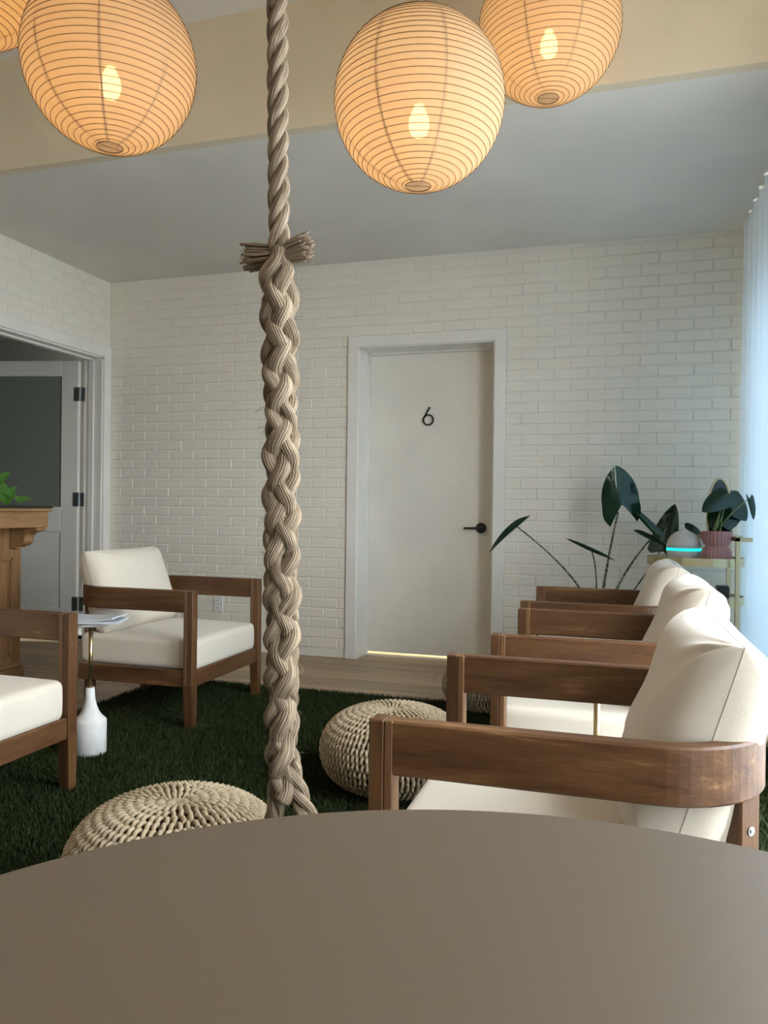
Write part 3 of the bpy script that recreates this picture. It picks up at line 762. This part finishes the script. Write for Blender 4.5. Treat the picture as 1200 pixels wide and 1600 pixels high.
# cut strand ends sticking out at the top of the splice
def stub(side):
    m = MB(); g = random.Random(3 + side)
    for k in range(80):
        aa = g.uniform(0, 2 * PI); rr0 = .019 * math.sqrt(g.random()); y_ = rr0 * math.cos(aa); z_ = rr0 * math.sin(aa); L = g.uniform(.062, .080) if side < 0 else g.uniform(.050, .066)
        fl = g.uniform(.9, 1.35); rise = .002 if side < 0 else .012
        pts = [(rx(ZT) + side * q * L, y_ * (.75 + q * .4) * fl + .004, ZT + z_ * (.9 + .5 * q * fl) + rise * q + g.uniform(-.001, .001)) for q in (0, .3, .6, .85, 1)]
        m.tube(pts, [.0024, .0028, .0027, .0024, .0016], 5)
    for k in range(16):
        a0 = (rx(ZT) + side * .055, g.uniform(-.02, .01), ZT + g.uniform(-.018, .018)); dx = side * g.uniform(.008, .022)
        m.tube([a0, (a0[0] + dx * .6, a0[1], a0[2] + g.uniform(-.006, .008)), (a0[0] + dx, a0[1] - .003, a0[2] + g.uniform(-.015, .018))], .0005, 4)
    m.build('strand_end', 'rope', rope, smooth=True)
stub(-1); stub(1)
m = MB(); g = random.Random(11)
for k in range(90):
    z_ = g.uniform(.44, 1.45); a = g.uniform(0, 2 * PI); r_ = .031
    p = Vector((rx(z_) + r_ * math.cos(a), r_ * math.sin(a), z_)); d_ = Vector((math.cos(a), math.sin(a), g.uniform(-1.5, 1.0))).normalized(); L = g.uniform(.006, .022)
    m.tube([p, p + d_ * L * .5, p + d_ * L + Vector((0, 0, g.uniform(-.006, .002)))], .0004, 4)
m.build('loose_fibres', 'rope', rope, kind='stuff')
MB().lathe([(.03, H2 - .012), (.03, H2)], 24, cx=rx(H2), cy=0).build('ceiling_plate', 'steel', rope)

# ---- paper lanterns
def make_lantern(label, drop):
    R = .24; t = thing('paper_lantern', label, 'lantern', group='round paper lanterns')
    turns = 37; a0 = math.asin(.036 / R)
    prof = []
    for k in range(turns * 4 + 1):
        th = a0 + (PI - 2 * a0) * k / (turns * 4); sag = 1 - .0075 * abs(math.sin(PI * k / 4))
        prof.append((R * sag * math.sin(th), -R * sag * math.cos(th)))
    MB().lathe(prof, 72, cap=False).build('paper_shade', 'paper', t, smooth=True)
    n = turns * 60; pts = []
    for k in range(n + 1):
        u = k / n; th = a0 + (PI - 2 * a0) * u; ph = 2 * PI * turns * u
        pts.append(((R + .0004) * math.sin(th) * math.cos(ph), (R + .0004) * math.sin(th) * math.sin(ph), -(R + .0004) * math.cos(th)))
    MB().tube(pts, .0009, 5).build('spiral_rib', 'wire', t, smooth=True)
    for j in range(8):
        ph = 2 * PI * j / 8 + .2; m = MB(); g = []
        for k in range(33):
            th = a0 + (PI - 2 * a0) * k / 32; w = .0065
            g.append([((R * .985) * math.sin(th) * math.cos(ph) - q * w * math.sin(ph), (R * .985) * math.sin(th) * math.sin(ph) + q * w * math.cos(ph), -(R * .985) * math.cos(th)) for q in (-.5, .5)])
        m.grid(g).build('paper_seam', 'paperseam', t, smooth=True)
    for z_ in (-1, 1):
        z0 = z_ * R * math.cos(a0); rg = [(.036 * math.cos(q), .036 * math.sin(q), z0) for q in np.linspace(0, 2 * PI, 33)[:-1]]
        mm = MB().tube(rg, .0014, 6, closed=True); mm.tube([(-.036, 0, z0), (.036, 0, z0)], .001, 5); mm.build('ring', 'wire', t)
    zs = -.060
    MB().lathe([(.004, zs - .038), (.018, zs - .034), (.028, zs - .018), (.030, zs), (.026, zs + .02), (.016, zs + .040), (.013, zs + .05)], 24).build('bulb', 'bulb', t, smooth=True)
    MB().lathe([(.014, zs + .05), (.019, zs + .055), (.019, zs + .10), (.006, zs + .11)], 20).build('socket', 'cord', t)
    MB().tube([(0, 0, zs + .10), (0, 0, drop)], .0028, 8).build('cord', 'cord', t)
    MB().lathe([(.05, drop - .022), (.055, drop - .012), (.055, drop)], 28).build('canopy', 'plastic', t)
    return t
for px, py, w, lab in ((173, 101, 266, 'glowing round paper lantern in front of the bulkhead, beyond the desk-side armchairs'),
                       (858, 45, 224, 'glowing round paper lantern hanging closest to the bulkhead and curtain'),
                       (655, 160, 270, 'lowest hanging round paper lantern, straight above the knitted poufs'),
                       (-52, -66, 262, 'paper lantern hanging highest, nearest to the opening with the grey door')):
    c = at_depth(px, py, .48 * F_PX / w * 1.02)
    o = make_lantern(lab, H2 - c.z); o.location = c; o.rotation_euler = (0, 0, .35 if px > 500 else 1.1)

for lx, ly, lz, lab in ((-1.35, .55, 2.50, 'added unseen paper lantern above the armchairs, on the desk side of the rope'),
                        (-.35, .70, 2.62, 'added unseen paper lantern hanging above the far rim of the taupe table'),
                        (-2.45, -.25, 2.58, 'added unseen paper lantern out by the wall with the wide opening'),
                        (-.95, -.75, 2.46, 'added unseen paper lantern hanging behind the taupe table'),
                        (-2.0, -1.9, 2.60, 'added unseen paper lantern hanging nearest the plain front wall')):
    o = make_lantern(lab, H2 - lz); o.location = (lx, ly, lz)  # out-of-view lanterns, added as warm fill light for the room

# ---- round table in the foreground
tb = thing('round_table', 'round taupe table top in the foreground', 'table', (-.018, .217, 0))
TBZ, TBR = .74, .435
MB().lathe([(.05, TBZ - .030), (TBR - .006, TBZ - .030), (TBR, TBZ - .026), (TBR, TBZ - .005), (TBR - .0015, TBZ - .0015), (TBR - .005, TBZ), (.05, TBZ)], 160).build('table_top', 'tabletop', tb)
MB().tube([(0, 0, .03), (0, 0, TBZ - .03)], .036, 24).build('column', 'black', tb, smooth=True)
MB().lathe([(.24, .0), (.24, .008), (.20, .016), (.05, .032), (.04, .05)], 48).build('base', 'black', tb)
tb.location.z = TURF
for ch in tb.children: 
    if ch.name.startswith('table_top'): ch.location.z = -TURF

# ---- reception desk and pothos
DXF, DYE = -3.14, 3.49
dk = thing('reception_desk', 'oak reception desk with carved corbel and black top, by the open door', 'desk', (0, 0, 0))
MB().box(-3.53, DXF, 1.7, DYE, .10, .868, .003).build('body', 'oak_z', dk)
MB().box(-3.545, DXF + .020, 1.68, DYE + .012, 0, .10, .004).build('plinth', 'oak_y', dk)
MB().box(-3.54, DXF + .012, 1.69, DYE + .008, .10, .125, .006).build('base_moulding', 'oak_y', dk)
MB().box(-3.55, DXF + .190, 1.66, DYE - .015, .868, .952, .003).build('fascia', 'oak_y', dk)
MB().box(-3.56, DXF + .203, 1.65, DYE + .000, .952, .971, .006).build('top_moulding', 'oak_y', dk)
MB().box(-3.56, DXF + .206, 1.65, DYE + .003, .971, .985, .003).build('desk_top', 'black', dk)
for pa, pb in ((2.55, 3.42), (1.75, 2.45)):
    fm = MB()
    for k, (w, o_) in enumerate(((.014, .010), (.010, .005))):
        i = k * .016
        fm.box(DXF, DXF + o_, pa + i, pb - i, .70 - i - w, .70 - i, .002); fm.box(DXF, DXF + o_, pa + i, pb - i, .17 + i, .17 + i + w, .002)
        fm.box(DXF, DXF + o_, pa + i, pa + i + w, .17 + i, .70 - i, .002); fm.box(DXF, DXF + o_, pb - i - w, pb - i, .17 + i, .70 - i, .002)
    fm.build('panel_moulding', 'oak_z', dk)
for cyb in (3.435, 2.50):
    poly = [(DXF, .868), (DXF + .178, .868), (DXF + .178, .850), (DXF + .160, .846)]
    poly += [(DXF + .160 - .062 * math.sin(a), .846 - .042 * (1 - math.cos(a))) for a in np.linspace(.2, PI / 2, 8)]
    poly += [(DXF + .098 - .052 * (1 - math.cos(a)), .800 - .036 * math.sin(a)) for a in np.linspace(.1, PI / 2, 8)]
    poly += [(DXF + .046, .756), (DXF, .756)]
    m = MB(); n_ = len(poly); m.add([(p, cyb - .035, q) for p, q in poly] + [(p, cyb + .035, q) for p, q in poly], [tuple(range(n_)), tuple(range(n_, 2 * n_))[::-1]] + [(k, (k + 1) % n_, n_ + (k + 1) % n_, n_ + k) for k in range(n_)])
    m.build('corbel', 'oak_z', dk)

def leaf_mesh(L, W, notch=.22, fold=.10, droop=.25, wave=.0, n=22, m_=5, th=.0012, heart=False, blunt=2.4):
    """heart / arrow shaped blade: base at origin, tip along +x, width along y, upper side +z"""
    mb = MB(); back = notch * L
    for side in (1, -1):
        G = []
        for i in range(n + 1):
            s = -1 + 2 * i / n if False else i / n
            x_ = -back + (L + back) * (s ** 1.15)
            if x_ < 0:                                   # rear lobes either side of the notch
                q = -x_ / back; inn = W * .36 * q ** .85; outw = W * (.5 + .02 * math.sin(q * PI) - .14 * q ** 3); outw = max(outw, inn)
                if heart: inn = W * .22 * q ** .9; outw = max(inn, W * .5 * math.sqrt(max(0, 1 - q ** 2.6)))
            else:
                q = x_ / L; inn = 0; outw = W * .5 * (1 - q ** blunt) ** .8
            r = []
            for j in range(m_ + 1):
                y_ = inn + (outw - inn) * j / m_
                z_ = fold * W * (y_ / (W * .5 + 1e-9)) ** 1.4 - droop * L * (max(0, x_ / L)) ** 2 + wave * math.sin(9 * x_ / L + side) * (y_ / W) + .12 * droop * x_
                r.append((x_, side * y_, z_))
            G.append(r)
        G = np.array(G); mb.grid(G); G2 = G.copy(); G2[..., 2] -= th; mb.grid(G2)
    return mb
def place_leaf(parent, base, tip, up, W, mat='leaf', name='leaf', **kw):
    b_, t_ = Vector(base), Vector(tip); L = (t_ - b_).length; x_ = (t_ - b_).normalized(); z_ = Vector(up); z_ = (z_ - x_ * z_.dot(x_)).normalized(); y_ = z_.cross(x_)
    o = leaf_mesh(L, W, **kw).build(name, mat, parent, smooth=True, weld=True)
    o.matrix_local = Matrix(((x_.x, y_.x, z_.x, b_.x), (x_.y, y_.y, z_.y, b_.y), (x_.z, y_.z, z_.z, b_.z), (0, 0, 0, 1)))
    fold, droop = kw.get('fold', .10), kw.get('droop', .25)
    mid = [(q * L, 0, -droop * L * q * q + .12 * droop * q * L + .0012) for q in np.linspace(0, .96, 10)]
    MB().tube(mid, [.0028 * (1 - .8 * q / 9) * min(1, L / .2) for q in range(10)], 5).build('midrib', 'vein', o, smooth=True)
    return o
def bez(p0, p1, p2, n=16): return [tuple((1 - t) ** 2 * Vector(p0) + 2 * t * (1 - t) * Vector(p1) + t * t * Vector(p2)) for t in np.linspace(0, 1, n)]

pt = thing('potted_pothos', 'small trailing pothos on the reception desk', 'plant', (-3.17, 3.00, .985))
MB().lathe([(.045, 0), (.055, .006), (.062, .085), (.060, .09), (.056, .09), (.054, .078), (.01, .078)], 28).build('pot', 'plastic', pt, smooth=False)
MB().lathe([(.005, .079), (.054, .079)], 20).build('soil', 'soil', pt)
g = random.Random(5)
def P_loc(px, py, X): 
    d_ = ray(px, py); q = CPOS + d_ * (X / d_.x); return q - Vector(pt.location)
vs = [P_loc(-10, 762, -3.05), P_loc(12, 745, -3.05), P_loc(28, 778, -3.03)]
MB().tube(bez((0, 0, .08), (.06, .12, .17), tuple(vs[2])), .0028, 6).build('vine', 'vine', pt, smooth=True)
for bs, tp, w in (((-4, 752), (10, 736), .052), ((0, 778), (22, 758), .045), ((8, 783), (20, 768), .05), ((-8, 770), (6, 784), .06), ((28, 781), (44, 777), .040), ((-18, 760), (-2, 742), .052), ((-20, 784), (-6, 770), .06), ((2, 760), (15, 776), .05)):
    b_, t_ = P_loc(*bs, -3.05), P_loc(*tp, -3.03)
    b_.z = max(b_.z, .022); t_.z = max(t_.z, .016)
    place_leaf(pt, b_, t_ + Vector((.02, 0, 0)), Vector((.7, -.5, .6)), w, 'leafb', 'leaf', notch=.22, fold=.08, droop=.12, n=14, m_=3, heart=True, blunt=1.7)
    MB().tube(bez((g.uniform(-.02, .02), g.uniform(-.02, .02), .08), tuple((Vector((0, 0, .16)) + b_) * .5), tuple(b_), 8), .0018, 5).build('stem', 'vine', pt, smooth=True)

# ---- tall arrow-leaved plant behind the armchairs
YP = 4.45
al = thing('potted_plant', 'tall plant with dark arrow leaves on speckled stems against the brick wall', 'plant', (-.125, YP, 0))
MB().lathe([(.11, 0), (.12, .01), (.155, .30), (.155, .32), (.145, .32), (.138, .29), (.01, .29)], 40).build('pot', 'terracotta', al)
MB().lathe([(.005, .292), (.14, .292)], 24).build('soil', 'soil', al)
def A(px, py, Y): return on_y(px, py, Y) - Vector((-.125, YP, 0))
def stem(p_mid, p_end, r0, r1, Ym=YP):
    base = Vector((g.uniform(-.02, .02), g.uniform(-.02, .02), .29)); q = [base, p_mid, p_end]
    c = 2 * Vector(p_mid) - .5 * (base + Vector(p_end))
    MB().tube(bez(base, c, p_end, 20), np.linspace(r0, r1, 20), 8).build('stem', 'stem', al, smooth=True)
e1 = A(808, 823, 4.30); stem(A(905, 918, 4.40), e1, .0085, .004)
e2 = A(925, 862, 4.34); stem(A(932, 915, 4.40), e2, .006, .0035)
e3 = A(966, 800, 4.40); stem(A(946, 900, 4.42), e3, .009, .005)
e4 = A(1016, 843, 4.36); stem(A(966, 915, 4.40), e4, .0085, .0045)
e5 = A(1044, 842, 4.56); stem(A(985, 930, 4.52), e5, .006, .0035)
CAMV = (-CF)
# leaf 1: edge-on, arching left ; leaf 3: large, tip up
place_leaf(al, e1, A(763, 861, 4.18), Vector((-.50, -.25, .62)), .105, notch=.45, fold=.22, droop=.05, heart=True, blunt=1.8)
place_leaf(al, e2, A(883, 843, 4.26), Vector((.02, -.22, 1)), .10, notch=.75, fold=.16, droop=-.05)
place_leaf(al, A(972, 789, 4.39), A(964, 728, 4.33), Vector((.25, -1, .12)), .205, notch=.52, fold=-.10, droop=.10, n=30, m_=6)
place_leaf(al, e4, A(989, 830, 4.30), Vector((.10, -.35, 1)), .10, notch=.85, fold=.18, droop=-.05)
place_leaf(al, A(1028, 836, 4.40), A(978, 786, 4.48), Vector((.45, -.5, .55)), .07, notch=.1, fold=.15, droop=-.06)
place_leaf(al, A(1036, 862, 4.60), A(1058, 788, 4.58), Vector((-.55, -.75, .10)), .165, notch=.10, fold=.16, droop=-.08)
place_leaf(al, A(1070, 826, 4.66), A(1098, 836, 4.62), Vector((0, -.6, .8)), .10, notch=.2, fold=.05, droop=.2)

# ---- gold cart with diffuser, pink pot plant, oval mirror, black box
CX0, CX1, CY0, CY1, CZ = .135, .612, 4.20, 4.53, .742
ca = thing('bar_cart', 'pale gold tiered cart with rounded end against the brick wall', 'cart', (0, 0, 0))
def stadium(x0, x1, y0, y1, n=14):
    r = (y1 - y0) / 2; yc = (y0 + y1) / 2
    return [(x0 + r - r * math.cos(a) * 1, yc + r * math.sin(a)) for a in np.linspace(-PI / 2, PI / 2, n)] + [(x1 - r + r * math.cos(a), yc + r * math.sin(a)) for a in np.linspace(PI / 2, -PI / 2, n)]
def tray(z, nm):
    o1, o2 = stadium(CX0, CX1, CY0, CY1), stadium(CX0 + .006, CX1 - .006, CY0 + .006, CY1 - .006); n_ = len(o1); h = .042
    MB().add([(x_, y_, z - .004) for x_, y_ in o2] + [(x_, y_, z) for x_, y_ in o2], [tuple(range(n_)), tuple(range(n_, 2 * n_))[::-1]] + [(k, (k + 1) % n_, n_ + (k + 1) % n_, n_ + k) for k in range(n_)]).build(nm, 'paper_white', ca)
    v = [(x_, y_, zz_) for (x_, y_), zz_ in [(p, z - .026) for p in o1] + [(p, z + .016) for p in o1] + [(p, z + .016) for p in o2] + [(p, z - .026) for p in o2]]
    f = []
    for a in range(4):
        for k in range(n_): f.append((a * n_ + k, a * n_ + (k + 1) % n_, ((a + 1) % 4) * n_ + (k + 1) % n_, ((a + 1) % 4) * n_ + k))
    MB().add(v, f).build(nm + '_rim', 'gold', ca)
for z_ in (CZ, .545, .20): tray(z_, 'shelf')
for x_, y_, top in ((CX1 - .055, CY0 - .014, .868), (CX1 - .055, CY1 - .008, .868), (CX0 + .055, CY0 + .01, CZ + .0), (CX0 + .055, CY1 - .03, CZ + .0)):
    MB().box(x_ - .011, x_ + .011, y_, y_ + .022, .05, top, .002).build('post', 'gold', ca)
    MB().tube([(x_, y_ + .005, .0255), (x_, y_ + .017, .0255)], .0254, 20).build('caster', 'black', ca)
MB().box(CX1 - .066, CX1 - .044, CY0 - .014, CY1 + .014, .846, .868, .002).build('handle', 'gold', ca)
for y_ in (CY0 - .014, CY1 - .008): MB().box(CX1 - .066, CX1 + .012, y_, y_ + .022, .846, .868, .002).build('handle_end', 'gold', ca)
MB().box(CX0 + .17, CX1 - .05, CY1 - .004, CY1 + .010, .846, .868, .002).build('back_bar', 'gold', ca)

df = thing('aroma_diffuser', 'white onion-shaped aroma diffuser with a glowing cyan band', 'diffuser', (.317, 4.345, CZ)); df.scale = (.90, .90, .95)
MB().lathe([(.060, 0), (.072, .006), (.090, .028), (.0955, .050)], 48, cap=True).build('base', 'diffuser', df, smooth=True)
MB().lathe([(.0957, .050), (.0965, .055), (.0957, .066)], 48, cap=False).build('light_ring', 'cyan', df, smooth=True)
MB().lathe([(.0955, .066), (.094, .085), (.086, .110), (.071, .132), (.050, .148), (.030, .157), (.016, .164), (.009, .172), (.006, .1735)], 48).build('cover', 'diffuser', df, smooth=True)

pp = thing('pink_pot_plant', 'arrow-leaved plant in a pink ribbed hourglass pot', 'plant', (.470, 4.285, CZ))
prof = [(.066, 0), (.070, .006), (.072, .028), (.070, .052), (.062, .068), (.053, .076), (.053, .080), (.061, .088), (.069, .105), (.0725, .128), (.0735, .152), (.068, .153), (.064, .140), (.01, .139)]
MB().lathe(prof, 144, fr=lambda a, k: 1 + (.030 * math.cos(24 * a) if 0 < k < 11 else 0)).build('pot', 'pink', pp, smooth=True)
MB().lathe([(.003, .1395), (.064, .1395)], 24).build('soil', 'soil', pp)
def Bp(px, py, Y): return on_y(px, py, Y) - Vector((.470, 4.285, CZ))
for (b_, t_, up, w, kw) in ((Bp(1137, 771, 4.28), Bp(1098, 797, 4.20), (.12, -.75, .75), .125, dict(notch=.12, fold=-.12, droop=.10, heart=True)),
                           (Bp(1126, 797, 4.34), Bp(1112, 829, 4.33), (-.3, -1, .2), .110, dict(notch=.25, fold=.06, droop=.05)),
                           (Bp(1139, 775, 4.36), Bp(1168, 812, 4.32), (.25, -.9, .45), .135, dict(notch=.15, fold=-.10, droop=.12, heart=True)),
                           (Bp(1138, 790, 4.38), Bp(1140, 829, 4.37), (.2, -1, .1), .150, dict(notch=.3, fold=.05, droop=.05)),
                           (Bp(1171, 779, 4.12), Bp(1179, 812, 4.10), (.75, -.6, .25), .060, dict(notch=.2, fold=.1, droop=.05))):
    place_leaf(pp, b_, t_, Vector(up), w, 'leaf', **kw)
    MB().tube(bez((g.uniform(-.02, .02), g.uniform(-.02, .02), .139), tuple(Vector((b_.x * .35, b_.y * .3, .139 + (b_.z - .139) * .6))), tuple(b_), 12), .0028, 6).build('stem', 'vine', pp, smooth=True)

mr = thing('oval_mirror', 'small oval tabletop mirror with gold rim behind the pink pot', 'mirror', (.502, 4.46, CZ))
el = [(.062 * math.cos(a), .205 * math.sin(a)) for a in np.linspace(0, 2 * PI, 49)[:-1]]
tl = Matrix.Translation((0, 0, .225)) @ Matrix.Rotation(math.radians(-9), 4, 'X')
MB().tube([tl @ Vector((x_, 0, z_)) for x_, z_ in el], .006, 8, closed=True).build('rim', 'gold', mr, smooth=True)
n_ = len(el); MB().add([tl @ Vector((x_, -.002, z_)) for x_, z_ in el] + [tl @ Vector((x_, .003, z_)) for x_, z_ in el], [tuple(range(n_)), tuple(range(n_, 2 * n_))[::-1]] + [(k, (k + 1) % n_, n_ + (k + 1) % n_, n_ + k) for k in range(n_)]).build('glass', 'mirror', mr)
MB().box(-.05, .05, -.035, .035, 0, .014, .004).build('foot', 'gold', mr)

bx = thing('black_box', 'small black box on the shelf of the gold cart', 'box', (.500, 4.30, .545))
MB().box(-.03, .03, -.04, .04, 0, .072, .004).build('case', 'blackbox', bx)
MB().box(.030, .032, -.038, .038, .004, .068).build('side_panel', 'plastic', bx)

# ---- wall outlet
ol = thing('wall_outlet', 'white duplex wall outlet low on the brick wall', 'outlet', (-2.669, D - .001, .312))
MB().box(-.036, .036, -.008, .003, -.058, .058, .003).build('cover_plate', 'plastic', ol)
for z_ in (-.024, .024):
    r_ = MB().box(-.017, .017, -.011, -.007, z_ - .015, z_ + .015, .003).build('receptacle', 'plastic', ol)
    for x_ in (-.007, .007): MB().box(x_ - .0012, x_ + .0012, -.0116, -.0105, z_ - .003, z_ + .007).build('slot', 'black', r_)
